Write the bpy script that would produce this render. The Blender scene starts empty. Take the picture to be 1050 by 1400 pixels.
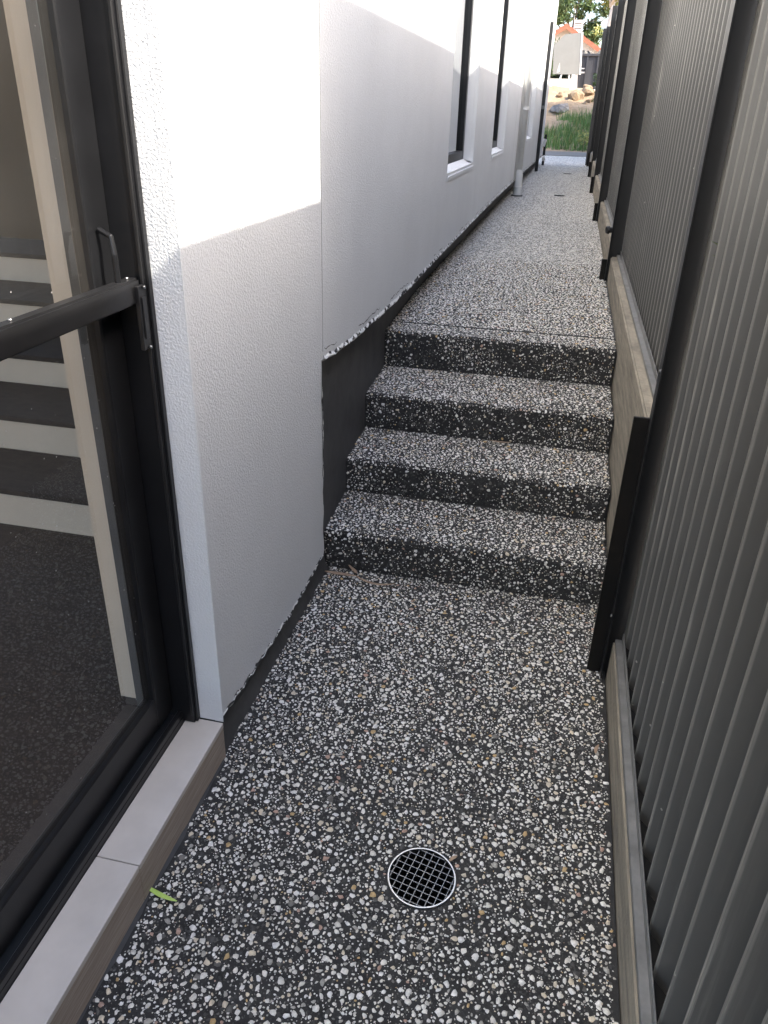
import bpy, bmesh, math, random
import numpy as np
from mathutils import Matrix, Vector
random.seed(7); RS = np.random.RandomState(11)
scene = bpy.context.scene
COL = scene.collection
R_ = math.radians

# ------------------------------------------------------------------ camera
cam_d = bpy.data.cameras.new('camera'); cam = bpy.data.objects.new('camera', cam_d); COL.objects.link(cam)
cam_d.sensor_fit = 'VERTICAL'; cam_d.sensor_height = 24.0; cam_d.lens = 18.0
cam_d.clip_start = 0.02; cam_d.clip_end = 2000
ax = np.array([[0.97467476, 0.12581398, -0.18487824],
               [0.22205319, -0.4465828, 0.86675036],
               [0.02648587, -0.88585249, -0.46321038]])
rx, ry, rz = ax[:, 0], -ax[:, 1], -ax[:, 2]
cam.matrix_world = Matrix(((rx[0], ry[0], rz[0], 0), (rx[1], ry[1], rz[1], 0), (rx[2], ry[2], rz[2], 1.5), (0, 0, 0, 1)))
scene.camera = cam
# ------------------------------------------------------------------ world and sun
SUN = Vector((1.0, -0.33, 0.97)).normalized()          # towards the sun
w = bpy.data.worlds.new('World'); scene.world = w; w.use_nodes = True
nt = w.node_tree; nt.nodes.clear()
sky = nt.nodes.new('ShaderNodeTexSky'); sky.sky_type = 'NISHITA'; sky.sun_disc = False
sky.sun_elevation = math.asin(SUN.z); sky.sun_rotation = math.atan2(SUN.x, SUN.y)
sky.air_density = 1.0; sky.dust_density = 4.0; sky.ozone_density = 1.0
bg = nt.nodes.new('ShaderNodeBackground'); bg.inputs['Strength'].default_value = 0.15
wo = nt.nodes.new('ShaderNodeOutputWorld')
nt.links.new(sky.outputs[0], bg.inputs[0]); nt.links.new(bg.outputs[0], wo.inputs[0])
sd = bpy.data.lights.new('sun', 'SUN'); sd.energy = 2.0; sd.angle = R_(0.53); sd.color = (1.0, 0.94, 0.83)
so = bpy.data.objects.new('sun', sd); COL.objects.link(so)
so.rotation_euler = SUN.to_track_quat('Z', 'Y').to_euler(); so.location = (20, -8, 20)
scene.view_settings.view_transform = 'Standard'; scene.view_settings.look = 'None'
scene.view_settings.gamma = 1.0; scene.view_settings.exposure = 2.33

# ------------------------------------------------------------------ helpers
def obj(name, me, m, parent=None, smooth=False):
    o = bpy.data.objects.new(name, me); COL.objects.link(o)
    if m is not None and len(me.materials) == 0: me.materials.append(m)
    if parent is not None: o.parent = parent
    if smooth:
        for p in me.polygons: p.use_smooth = True
    return o
def tag(o, label=None, cat=None, group=None, kind=None):
    for k, v in (('label', label), ('category', cat), ('group', group), ('kind', kind)):
        if v: o[k] = v
    return o
def empty(name, loc=(0, 0, 0)):
    o = bpy.data.objects.new(name, None); COL.objects.link(o); o.location = loc; o.empty_display_size = .1
    return o
class MB:
    def __init__(s): s.v = []; s.f = []
    def add(s, vs, fs):
        b = len(s.v); s.v += [tuple(v) for v in vs]; s.f += [tuple(i + b for i in f) for f in fs]; return s
    def box(s, x0, x1, y0, y1, z0, z1):
        return s.add([(x0, y0, z0), (x1, y0, z0), (x1, y1, z0), (x0, y1, z0), (x0, y0, z1), (x1, y0, z1), (x1, y1, z1), (x0, y1, z1)],
                     [(0, 3, 2, 1), (4, 5, 6, 7), (0, 1, 5, 4), (1, 2, 6, 5), (2, 3, 7, 6), (3, 0, 4, 7)])
    def tube(s, pts, r, n=10, caps=True):
        pts = [Vector(p) for p in pts]; rs = r if isinstance(r, (list, tuple)) else [r] * len(pts)
        rings = []
        for i, p in enumerate(pts):
            d = (pts[min(i + 1, len(pts) - 1)] - pts[max(i - 1, 0)]).normalized()
            a = Vector((0, 0, 1)) if abs(d.z) < .9 else Vector((1, 0, 0))
            u = d.cross(a).normalized(); v = d.cross(u)
            rings.append([p + (u * math.cos(t) + v * math.sin(t)) * rs[i] for t in [2 * math.pi * k / n for k in range(n)]])
        vs = [q for rg in rings for q in rg]; fs = []
        for i in range(len(pts) - 1):
            for k in range(n):
                k2 = (k + 1) % n; fs.append((i * n + k, i * n + k2, (i + 1) * n + k2, (i + 1) * n + k))
        if caps: fs.append(tuple(range(n))); fs.append(tuple(reversed([(len(pts) - 1) * n + k for k in range(n)])))
        return s.add(vs, fs)
    def prism(s, poly, axis, a0, a1):      # poly: 2-D outline in the other two axes
        n = len(poly)
        def P(p, a):
            return {'x': (a, p[0], p[1]), 'y': (p[0], a, p[1]), 'z': (p[0], p[1], a)}[axis]
        vs = [P(p, a0) for p in poly] + [P(p, a1) for p in poly]
        fs = [tuple(range(n)), tuple(reversed(range(n, 2 * n)))] + [(i, (i + 1) % n, n + (i + 1) % n, n + i) for i in range(n)]
        return s.add(vs, fs)
    def mesh(s, name, bevel=0, seg=1):
        me = bpy.data.meshes.new(name); me.from_pydata(s.v, [], s.f)
        bm = bmesh.new(); bm.from_mesh(me)
        bmesh.ops.recalc_face_normals(bm, faces=bm.faces)
        if bevel: bmesh.ops.bevel(bm, geom=[e for e in bm.edges if e.calc_face_angle(0) > .5], offset=bevel, segments=seg, affect='EDGES', clamp_overlap=True)
        bm.to_mesh(me); bm.free(); me.update(); return me
    def build(s, name, m, parent=None, bevel=0, seg=1, smooth=False):
        return obj(name, s.mesh(name, bevel, seg), m, parent, smooth)
def np_mesh(name, V, F):
    """V (n,3), F (m,3) numpy -> mesh"""
    me = bpy.data.meshes.new(name)
    me.vertices.add(len(V)); me.vertices.foreach_set('co', V.astype(np.float32).ravel())
    me.loops.add(F.size); me.loops.foreach_set('vertex_index', F.astype(np.int32).ravel())
    me.polygons.add(len(F)); me.polygons.foreach_set('loop_start', np.arange(0, F.size, F.shape[1], dtype=np.int32))
    me.update(calc_edges=True); return me
def grid_mesh(name, xs, ys, zf):
    X, Y = np.meshgrid(xs, ys); V = np.stack([X, Y, zf(X, Y)], -1).reshape(-1, 3)
    nx, ny = len(xs), len(ys); i, j = np.meshgrid(np.arange(nx - 1), np.arange(ny - 1)); a = (j * nx + i).ravel()
    return np_mesh(name, V, np.stack([a, a + 1, a + nx + 1, a + nx], -1))
def mat(name, col, rough=.6, var=0, vscale=3.0, bump=0, bscale=200., bdist=.002, metal=0, spec=.5, col2=None, stretch=None, detail=4):
    m = bpy.data.materials.new(name); m.use_nodes = True; n = m.node_tree; b = n.nodes['Principled BSDF']
    b.inputs['Base Color'].default_value = (*col, 1); b.inputs['Roughness'].default_value = rough
    b.inputs['Metallic'].default_value = metal; b.inputs['Specular IOR Level'].default_value = spec
    tc = n.nodes.new('ShaderNodeTexCoord'); mp = n.nodes.new('ShaderNodeMapping')
    n.links.new(tc.outputs['Object'], mp.inputs[0])
    if stretch: mp.inputs['Scale'].default_value = stretch
    if var or col2:
        nz = n.nodes.new('ShaderNodeTexNoise'); nz.inputs['Scale'].default_value = vscale; nz.inputs['Detail'].default_value = detail; nz.inputs['Roughness'].default_value = .65
        n.links.new(mp.outputs[0], nz.inputs[0])
        rp = n.nodes.new('ShaderNodeValToRGB'); c2 = col2 or tuple(max(0, c * (1 + var)) for c in col); c1 = col if col2 else tuple(c * (1 - var) for c in col)
        rp.color_ramp.elements[0].position = .3; rp.color_ramp.elements[1].position = .7
        rp.color_ramp.elements[0].color = (*c1, 1); rp.color_ramp.elements[1].color = (*c2, 1)
        n.links.new(nz.outputs[0], rp.inputs[0]); n.links.new(rp.outputs[0], b.inputs['Base Color'])
    if bump:
        nz = n.nodes.new('ShaderNodeTexNoise'); nz.inputs['Scale'].default_value = bscale; nz.inputs['Detail'].default_value = 2
        n.links.new(tc.outputs['Object'], nz.inputs[0])
        bp = n.nodes.new('ShaderNodeBump'); bp.inputs['Strength'].default_value = bump; bp.inputs['Distance'].default_value = bdist
        n.links.new(nz.outputs[0], bp.inputs['Height']); n.links.new(bp.outputs[0], b.inputs['Normal'])
    return m
def island_mat(name, stops, rough=.5, nscale=0):
    m = bpy.data.materials.new(name); m.use_nodes = True; n = m.node_tree; b = n.nodes['Principled BSDF']
    g = n.nodes.new('ShaderNodeNewGeometry'); rp = n.nodes.new('ShaderNodeValToRGB'); cr = rp.color_ramp; cr.interpolation = 'CONSTANT'
    while len(cr.elements) < len(stops): cr.elements.new(.5)
    for e, (p, c) in zip(cr.elements, stops): e.position = p; e.color = (*c, 1)
    n.links.new(g.outputs['Random Per Island'], rp.inputs[0]); out = rp.outputs[0]
    if nscale:
        nz = n.nodes.new('ShaderNodeTexNoise'); nz.inputs['Scale'].default_value = nscale
        tc = n.nodes.new('ShaderNodeTexCoord'); n.links.new(tc.outputs['Object'], nz.inputs[0])
        mr = n.nodes.new('ShaderNodeMapRange'); mr.inputs[1].default_value = .3; mr.inputs[2].default_value = .7; mr.inputs[3].default_value = .72; mr.inputs[4].default_value = 1.08
        n.links.new(nz.outputs[0], mr.inputs[0])
        mx = n.nodes.new('ShaderNodeVectorMath'); mx.operation = 'SCALE'
        n.links.new(out, mx.inputs[0]); n.links.new(mr.outputs[0], mx.inputs['Scale']); out = mx.outputs[0]
    n.links.new(out, b.inputs['Base Color']); b.inputs['Roughness'].default_value = rough
    return m
# ------------------------------------------------------------------ materials
M = {}
M['render'] = mat('acrylic_render', (.705, .72, .73), .75, var=.05, vscale=1.7, detail=9, bump=.75, bscale=205, bdist=.0032, spec=.3)
M['coating'] = mat('black_waterproofing', (.058, .058, .059), .65, var=.3, vscale=9, bump=.3, bscale=60, bdist=.002)
M['chips'] = mat('flaking_white_edge', (.86, .86, .84), .8, vscale=30, bump=.6, bscale=120, bdist=.003)
def daub(m, cov):
    n = m.node_tree; b = n.nodes['Principled BSDF']; tc = n.nodes['Texture Coordinate']
    nz = n.nodes.new('ShaderNodeTexNoise'); nz.inputs['Scale'].default_value = 32; nz.inputs['Detail'].default_value = 5; n.links.new(tc.outputs['Object'], nz.inputs[0])
    rp = n.nodes.new('ShaderNodeValToRGB'); e = rp.color_ramp.elements; e[0].position = cov; e[1].position = cov + .04; e[0].color = (.03, .03, .03, 1); e[1].color = (.86, .86, .84, 1)
    n.links.new(nz.outputs[0], rp.inputs[0]); n.links.new(rp.outputs[0], b.inputs['Base Color'])
daub(M['chips'], .465)
M['frame'] = mat('black_aluminium', (.009, .0093, .0105), .34, var=.2, vscale=12, bump=.05, bscale=500, bdist=.0005, spec=.35)
M['rail'] = mat('dusty_black_rail', (.012, .012, .013), .38, var=.3, vscale=8)
M['steel'] = mat('bright_steel', (.50, .50, .49), .35, metal=1, var=.1, vscale=40)
M['lattice'] = mat('grate_steel', (.26, .265, .27), .35, metal=1)
M['tile'] = mat('grey_porcelain_tile', (.56, .525, .485), .5, var=.12, vscale=5, bump=.05, bscale=300, bdist=.0005)
M['tile_edge'] = mat('raw_tile_edge', (.27, .215, .17), .8, col2=(.46, .39, .33), vscale=6, stretch=(1, 1.5, 40), bump=.3, bscale=150)
M['plinth'] = mat('weathered_concrete', (.15, .133, .108), .88, col2=(.33, .29, .225), vscale=5, stretch=(3, 1, 9), bump=.5, bscale=70, bdist=.004)
M['galv'] = mat('galvanised_rail', (.20, .20, .195), .5, metal=.5, var=.25, vscale=14)
M['post'] = mat('charcoal_post', (.008, .0085, .0095), .42, var=.2, vscale=10)
M['rusty'] = mat('black_plate_rust', (.006, .006, .006), .55, col2=(.012, .010, .008), vscale=7, spec=.2)
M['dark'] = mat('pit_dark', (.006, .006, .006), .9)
M['pipe'] = mat('painted_pipe', (.70, .70, .68), .5, var=.04, vscale=8)
M['joint'] = mat('joint_sealant', (.45, .46, .46), .7)
def sheet_mat(sx):
    m = mat('charcoal_sheet', (.074, .074, .072), .34, bump=.04, bscale=40, bdist=.002); n = m.node_tree; b = n.nodes['Principled BSDF']
    tc = n.nodes['Texture Coordinate']
    mp = n.nodes.new('ShaderNodeMapping'); mp.inputs['Scale'].default_value = (60, 60, 2.2); n.links.new(tc.outputs['Object'], mp.inputs[0])
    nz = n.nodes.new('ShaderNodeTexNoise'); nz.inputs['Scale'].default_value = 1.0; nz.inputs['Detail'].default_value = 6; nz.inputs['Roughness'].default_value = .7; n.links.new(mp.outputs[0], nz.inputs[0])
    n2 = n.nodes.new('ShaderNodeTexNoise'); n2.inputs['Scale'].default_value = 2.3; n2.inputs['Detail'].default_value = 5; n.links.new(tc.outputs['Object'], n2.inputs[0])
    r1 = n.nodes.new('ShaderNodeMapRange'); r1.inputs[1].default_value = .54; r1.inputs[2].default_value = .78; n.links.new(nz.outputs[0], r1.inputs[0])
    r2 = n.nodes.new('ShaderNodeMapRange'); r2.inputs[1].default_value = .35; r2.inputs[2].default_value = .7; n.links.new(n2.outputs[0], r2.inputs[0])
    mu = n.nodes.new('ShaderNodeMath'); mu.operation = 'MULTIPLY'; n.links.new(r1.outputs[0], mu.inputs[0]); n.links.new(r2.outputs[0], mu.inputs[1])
    # scuffs and dust sit on the rib ridges, with a highlight painted along them; a few paint specks
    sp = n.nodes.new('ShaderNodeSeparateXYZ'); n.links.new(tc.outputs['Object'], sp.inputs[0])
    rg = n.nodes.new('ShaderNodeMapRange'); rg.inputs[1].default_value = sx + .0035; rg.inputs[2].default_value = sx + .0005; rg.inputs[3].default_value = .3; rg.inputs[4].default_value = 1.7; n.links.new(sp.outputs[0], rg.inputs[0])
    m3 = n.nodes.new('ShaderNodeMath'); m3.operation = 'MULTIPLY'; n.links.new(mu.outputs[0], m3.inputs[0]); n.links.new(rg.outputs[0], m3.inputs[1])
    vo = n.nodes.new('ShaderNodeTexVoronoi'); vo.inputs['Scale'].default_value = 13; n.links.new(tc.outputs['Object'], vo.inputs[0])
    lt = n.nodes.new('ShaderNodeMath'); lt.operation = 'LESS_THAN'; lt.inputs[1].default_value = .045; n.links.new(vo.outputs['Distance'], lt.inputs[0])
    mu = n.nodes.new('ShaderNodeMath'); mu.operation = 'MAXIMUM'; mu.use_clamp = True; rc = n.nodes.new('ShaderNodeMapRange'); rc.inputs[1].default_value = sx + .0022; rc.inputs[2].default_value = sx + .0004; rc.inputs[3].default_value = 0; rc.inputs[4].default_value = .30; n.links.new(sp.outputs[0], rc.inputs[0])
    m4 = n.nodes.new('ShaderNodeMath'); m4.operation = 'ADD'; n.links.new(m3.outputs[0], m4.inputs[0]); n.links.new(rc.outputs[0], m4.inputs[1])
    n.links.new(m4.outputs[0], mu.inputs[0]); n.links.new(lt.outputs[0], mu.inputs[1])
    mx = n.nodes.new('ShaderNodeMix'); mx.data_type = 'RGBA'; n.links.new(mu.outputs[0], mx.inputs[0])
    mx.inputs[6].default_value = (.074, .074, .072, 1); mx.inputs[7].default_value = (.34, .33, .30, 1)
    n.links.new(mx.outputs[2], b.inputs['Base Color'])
    ma = n.nodes.new('ShaderNodeMapRange'); ma.inputs[3].default_value = .24; ma.inputs[4].default_value = .42; n.links.new(n2.outputs[0], ma.inputs[0]); n.links.new(ma.outputs[0], b.inputs['Roughness'])
    return m
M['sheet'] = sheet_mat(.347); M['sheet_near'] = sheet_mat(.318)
def glass_mat(name, tint, rough=.02, refl=1.0, dust=0):
    m = bpy.data.materials.new(name); m.use_nodes = True; n = m.node_tree; n.nodes.clear()
    o = n.nodes.new('ShaderNodeOutputMaterial'); mx = n.nodes.new('ShaderNodeMixShader')
    t = n.nodes.new('ShaderNodeBsdfTransparent'); t.inputs[0].default_value = (*tint, 1)
    g = n.nodes.new('ShaderNodeBsdfGlossy'); g.inputs['Roughness'].default_value = rough; g.inputs[0].default_value = (.95, .96, .97, 1)
    f = n.nodes.new('ShaderNodeFresnel'); f.inputs[0].default_value = 1.62
    mu = n.nodes.new('ShaderNodeMath'); mu.operation = 'MULTIPLY'; mu.use_clamp = True; mu.inputs[1].default_value = refl
    n.links.new(f.outputs[0], mu.inputs[0])
    ge = n.nodes.new('ShaderNodeNewGeometry'); iv = n.nodes.new('ShaderNodeMath'); iv.operation = 'SUBTRACT'; iv.inputs[0].default_value = 1; n.links.new(ge.outputs['Backfacing'], iv.inputs[1])
    mf = n.nodes.new('ShaderNodeMath'); mf.operation = 'MULTIPLY'; n.links.new(mu.outputs[0], mf.inputs[0]); n.links.new(iv.outputs[0], mf.inputs[1]); n.links.new(mf.outputs[0], mx.inputs[0])
    n.links.new(t.outputs[0], mx.inputs[1]); n.links.new(g.outputs[0], mx.inputs[2]); fin = mx.outputs[0]
    if dust:
        df = n.nodes.new('ShaderNodeBsdfDiffuse'); df.inputs[0].default_value = (.55, .53, .50, 1); m2 = n.nodes.new('ShaderNodeMixShader')
        tc = n.nodes.new('ShaderNodeTexCoord'); nz = n.nodes.new('ShaderNodeTexNoise'); nz.inputs['Scale'].default_value = 5; nz.inputs['Detail'].default_value = 8; n.links.new(tc.outputs['Object'], nz.inputs[0])
        vo = n.nodes.new('ShaderNodeTexVoronoi'); vo.inputs['Scale'].default_value = 38; n.links.new(tc.outputs['Object'], vo.inputs[0])
        lt = n.nodes.new('ShaderNodeMath'); lt.operation = 'LESS_THAN'; lt.inputs[1].default_value = .055; n.links.new(vo.outputs['Distance'], lt.inputs[0])
        mr = n.nodes.new('ShaderNodeMapRange'); mr.inputs[1].default_value = .3; mr.inputs[2].default_value = .7; mr.inputs[3].default_value = dust * .6; mr.inputs[4].default_value = dust * 1.4; n.links.new(nz.outputs[0], mr.inputs[0])
        ad = n.nodes.new('ShaderNodeMath'); ad.operation = 'MULTIPLY_ADD'; ad.use_clamp = True; ad.inputs[1].default_value = .5; n.links.new(lt.outputs[0], ad.inputs[0]); n.links.new(mr.outputs[0], ad.inputs[2])
        mg = n.nodes.new('ShaderNodeMath'); mg.operation = 'MULTIPLY'; n.links.new(ad.outputs[0], mg.inputs[0]); n.links.new(iv.outputs[0], mg.inputs[1]); n.links.new(mg.outputs[0], m2.inputs[0]); n.links.new(fin, m2.inputs[1]); n.links.new(df.outputs[0], m2.inputs[2]); fin = m2.outputs[0]
    n.links.new(fin, o.inputs[0])
    return m
M['glass'] = glass_mat('door_glass', (.86, .84, .81), .012, .48, .025)
M['wglass'] = glass_mat('window_glass', (.10, .11, .12), .02, 1.5)
M['matrix'] = mat('charcoal_concrete', (.024, .0235, .023), .8, var=.55, vscale=18, bump=.6, bscale=300, bdist=.002)
M['white_pebble'] = island_mat('pale_pebble', [(0, (.88, .85, .78)), (.34, (.76, .73, .66)), (.54, (.90, .88, .84)), (.74, (.74, .65, .50)), (.85, (.46, .44, .39)), (.955, (.60, .42, .20)), (.98, (.52, .35, .27))], .42, 160)
M['dark_pebble'] = island_mat('basalt_chip', [(0, (.042, .041, .039)), (.28, (.022, .022, .021)), (.55, (.064, .062, .059)), (.8, (.12, .115, .105)), (.94, (.20, .19, .17))], .5, 160)
def agg_mat():
    m = mat('exposed_aggregate', (.03, .03, .03), .7); n = m.node_tree; b = n.nodes['Principled BSDF']; tc = n.nodes['Texture Coordinate']
    v = n.nodes.new('ShaderNodeTexVoronoi'); v.inputs['Scale'].default_value = 135; n.links.new(tc.outputs['Object'], v.inputs[0])
    sp = n.nodes.new('ShaderNodeSeparateColor'); n.links.new(v.outputs['Color'], sp.inputs[0])
    a = n.nodes.new('ShaderNodeMath'); a.operation = 'GREATER_THAN'; a.inputs[1].default_value = .40; n.links.new(sp.outputs[0], a.inputs[0])
    d = n.nodes.new('ShaderNodeMath'); d.operation = 'LESS_THAN'; d.inputs[1].default_value = .66; n.links.new(v.outputs['Distance'], d.inputs[0])
    mu = n.nodes.new('ShaderNodeMath'); mu.operation = 'MULTIPLY'; n.links.new(a.outputs[0], mu.inputs[0]); n.links.new(d.outputs[0], mu.inputs[1])
    rp = n.nodes.new('ShaderNodeValToRGB'); cr = rp.color_ramp; cr.interpolation = 'CONSTANT'
    cr.elements.new(.5); cr.elements.new(.8)
    for e, (p, c) in zip(cr.elements, [(0, (.82, .79, .73, 1)), (.45, (.72, .69, .62, 1)), (.75, (.70, .61, .47, 1)), (.9, (.46, .44, .39, 1))]): e.position = p; e.color = c
    n.links.new(sp.outputs[1], rp.inputs[0])
    mx = n.nodes.new('ShaderNodeMix'); mx.data_type = 'RGBA'; mx.inputs[6].default_value = (.028, .027, .026, 1)
    n.links.new(mu.outputs[0], mx.inputs[0]); n.links.new(rp.outputs[0], mx.inputs[7]); n.links.new(mx.outputs[2], b.inputs['Base Color'])
    bp = n.nodes.new('ShaderNodeBump'); bp.inputs['Strength'].default_value = .5; bp.inputs['Distance'].default_value = .003; bp.invert = True
    n.links.new(v.outputs['Distance'], bp.inputs['Height']); n.links.new(bp.outputs[0], b.inputs['Normal'])
    return m
M['aggregate'] = agg_mat()

# ------------------------------------------------------------------ ground
XW = -0.69                     # face of the rendered wall
XP = 0.287                     # right edge of the path
ZU = 0.60                      # upper path level
CY = [-9, 2.24, 3.45, 4.5, 9.0, 18.5]; CX = [-.7135, -.7135, -.757, -.788, -.800, -.785]   # plan line of the coated base wall
def coat(y): return np.interp(y, CY, CX)
def gz(X, Y):
    k = [(-400, -.16), (3.7, -.16), (3.95, .44), (21, .47), (22, .56), (25, .60), (28, .86), (31, 1.35), (33, 1.85), (34.5, 2.33), (36, 2.45), (45, 2.52), (60, 3.1), (120, 5), (600, 9)]
    z = np.interp(Y, [a for a, b in k], [b for a, b in k])
    rough = np.clip((Y - 24.5) / 3, 0, 1) * np.clip((90 - Y) / 40, 0, 1)
    return z + rough * (.10 * np.sin(X * 1.9 + Y * .8) * np.sin(Y * 1.4 + .6) + .05 * np.sin(X * 5.3 + 1) * np.sin(Y * 4.1 + X) + .03 * np.sin(X * 11 + Y * 9))
xs = np.unique(np.concatenate([np.linspace(-400, -12, 14), np.linspace(-12, 12, 97), np.linspace(12, 400, 14)]))
ys = np.unique(np.concatenate([np.linspace(-200, 0, 8), np.linspace(0, 20, 12), np.array([3.7, 3.95]), np.linspace(20, 48, 113), np.linspace(48, 600, 24)]))
M['earth'] = mat('bare_sandy_earth', (.19, .13, .08), .95, col2=(.33, .245, .15), vscale=1.6, detail=8, bump=.7, bscale=9, bdist=.06)
g = obj('ground', grid_mesh('ground', xs, ys, gz), M['earth'], smooth=True); tag(g, kind='structure')

# ------------------------------------------------------------------ pebbles
NS = 7
def pebbles(o, u, v, nrm, L1, L2, pitch=.0062, frac=.40, rmean=.0050, keep=None, seed=0, hgt=.34, mg=1.0, thin=0.):
    """white and dark chips set in a rectangle o + a*u + b*v; returns (Vw,Fw),(Vd,Fd)"""
    rs = np.random.RandomState(seed); o, u, v, nrm = [np.array(t, float) for t in (o, u, v, nrm)]
    na, nb = int(L1 / pitch), int(L2 / pitch)
    A, B = np.meshgrid(np.arange(na), np.arange(nb)); A = A.ravel() * pitch; B = B.ravel() * pitch
    A = A + rs.rand(A.size) * pitch * 1.15; B = B + rs.rand(B.size) * pitch * 1.15
    fld = np.zeros(A.size)
    for k in range(6):
        a, b, p = rs.uniform(-24, 24), rs.uniform(-24, 24), rs.uniform(0, 6.28); fld += np.sin(a * A + b * B + p)
    white = rs.rand(A.size) < np.clip(frac * 1.75 + fld * .07, .05, .9)
    r = np.clip(rmean * np.exp(rs.randn(A.size) * .48), .0014, .0092); r = np.where(white, r, r * 1.15)
    # larger chips push smaller pale ones out, so that pale chips do not merge into lumps
    A2, B2, R2, W2 = [t.reshape(nb, na) for t in (A, B, r, white)]; pr = R2 + rs.rand(nb, na) * .002; kill = np.zeros((nb, na), bool)
    for dj in (-2, -1, 0, 1, 2):
        for di in (-2, -1, 0, 1, 2):
            if di == 0 and dj == 0: continue
            sh = lambda t: np.roll(np.roll(t, dj, 0), di, 1)
            d = np.hypot(A2 - sh(A2), B2 - sh(B2)); kill |= W2 & sh(W2) & (d < (R2 + sh(R2)) * .80) & (sh(pr) > pr)
    gone = (kill & (rs.rand(nb, na) < .92)).ravel(); white = white & ~gone; r = np.where(gone, r * .6, r)
    ok = (A > r) & (A < L1 - r) & (B > r * mg) & (B < L2 - r * mg)
    if keep is not None: ok &= keep(A, B, r)
    ok &= white | (rs.rand(A.size) > thin)
    out = []
    for sel in (white & ok, ~white & ok):
        a, b, rr = A[sel], B[sel], r[sel]; n = a.size
        asp = rs.uniform(.55, 1.0, n); th = rs.uniform(0, 6.283, n)
        ang = (np.arange(NS) * 2 * math.pi / NS)[None, :] + rs.uniform(-.25, .25, (n, NS))
        rad = rs.uniform(.62, 1.15, (n, NS))
        px = np.cos(ang) * rad; py = np.sin(ang) * rad * asp[:, None]
        tx = rs.uniform(-.16, .16, n); ty = rs.uniform(-.16, .16, n)
        def ring(k, hz):
            X = k * px; Y = k * py; H = hz + (tx[:, None] * X + ty[:, None] * Y) * (1 if hz > 0 else 0)
            c, s_ = np.cos(th)[:, None], np.sin(th)[:, None]
            return (X * c - Y * s_) * rr[:, None], (X * s_ + Y * c) * rr[:, None], H * rr[:, None]
        cx, cy, cz = np.zeros((n, 1)), np.zeros((n, 1)), (np.full((n, 1), hgt * 1.06) * rr[:, None])
        x1, y1, z1 = ring(.76, hgt * .84); x2, y2, z2 = ring(1.0, -.12)
        X = np.concatenate([cx, x1, x2], 1) + a[:, None]; Y = np.concatenate([cy, y1, y2], 1) + b[:, None]; Z = np.concatenate([cz, z1, z2], 1)
        V = o + X[..., None] * u + Y[..., None] * v + Z[..., None] * nrm
        F = []
        for k in range(NS):
            k2 = (k + 1) % NS
            F += [(0, 1 + k, 1 + k2), (1 + k, 1 + NS + k, 1 + NS + k2), (1 + k, 1 + NS + k2, 1 + k2)]
        F = np.array(F)[None] + (np.arange(n) * (2 * NS + 1))[:, None, None]
        if np.dot(np.cross(u, v), nrm) < 0: F = F[..., ::-1]
        out.append((V.reshape(-1, 3), F.reshape(-1, 3)))
    return out
def join(parts):
    V = []; F = []; b = 0
    for v, f in parts: V.append(v); F.append(f + b); b += len(v)
    return np.concatenate(V), np.concatenate(F)
def add_pebbles(lst, parent):
    for i, (nm, m) in enumerate((('pale_pebbles', 'white_pebble'), ('dark_chips', 'dark_pebble'))):
        V, F = join([l[i] for l in lst]); o = obj(nm, np_mesh(nm, V, F), M[m], parent)
        o.data.polygons.foreach_set('use_smooth', np.ones(len(F), dtype=bool)); o['kind'] = 'stuff'

# ------------------------------------------------------------------ lower path with a round hole for the drain
DX, DY, DR = -.131, 1.128, .074
def slab_with_hole(name, x0, x1, y0, y1, z, th, holes):
    bm = bmesh.new()
    def loop(pts):
        vs = [bm.verts.new((p[0], p[1], z)) for p in pts]; return [bm.edges.new((vs[i], vs[(i + 1) % len(vs)])) for i in range(len(vs))]
    E = loop([(x0, y0), (x1, y0), (x1, y1), (x0, y1)])
    for (hx, hy, hr) in holes: E += loop([(hx + hr * math.cos(t), hy + hr * math.sin(t)) for t in [2 * math.pi * k / 40 for k in range(40)]])
    r = bmesh.ops.triangle_fill(bm, use_beauty=True, edges=E)
    fs = [f for f in r['geom'] if isinstance(f, bmesh.types.BMFace)]
    for (hx, hy, hr) in holes:
        for f in list(fs):
            c = f.calc_center_median()
            if (c.x - hx) ** 2 + (c.y - hy) ** 2 < (hr * .97) ** 2 and all((vv.co.x - hx) ** 2 + (vv.co.y - hy) ** 2 < (hr * 1.02) ** 2 for vv in f.verts): bm.faces.remove(f); fs.remove(f)
    ex = bmesh.ops.extrude_face_region(bm, geom=fs); vs = [e for e in ex['geom'] if isinstance(e, bmesh.types.BMVert)]
    bmesh.ops.translate(bm, verts=vs, vec=(0, 0, -th)); bmesh.ops.recalc_face_normals(bm, faces=bm.faces)
    me = bpy.data.meshes.new(name); bm.to_mesh(me); bm.free(); return me
lp = obj('lower_path', slab_with_hole('lower_path', -.713, XP - .002, -6, 2.40, 0, .14, [(DX, DY, DR)]), M['matrix']); tag(lp, kind='structure')
def keep_drain(A, B, r):
    x, y = -.710 + A, .45 + B
    wob = .006 * np.sin(y * 31) + .004 * np.sin(y * 77)
    return (((x - DX) ** 2 + (y - DY) ** 2) > (DR + .002 + r) ** 2) & (x > np.where(y < 1.37, -.683 + wob, -.700 + wob * .5)) & (x < .277 + wob * .5)
add_pebbles([pebbles((-.710, .45, 0), (1, 0, 0), (0, 1, 0), (0, 0, 1), .997, 1.885, keep=keep_drain, seed=1, frac=.54, rmean=.0033, thin=.12),
             pebbles((-.705, .45, -.0003), (1, 0, 0), (0, 1, 0), (0, 0, 1), .985, 1.885, pitch=.0095, keep=lambda A, B, r: keep_drain(A + .005, B, r), seed=3, frac=.26, rmean=.0019, thin=1.)], lp)

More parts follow.
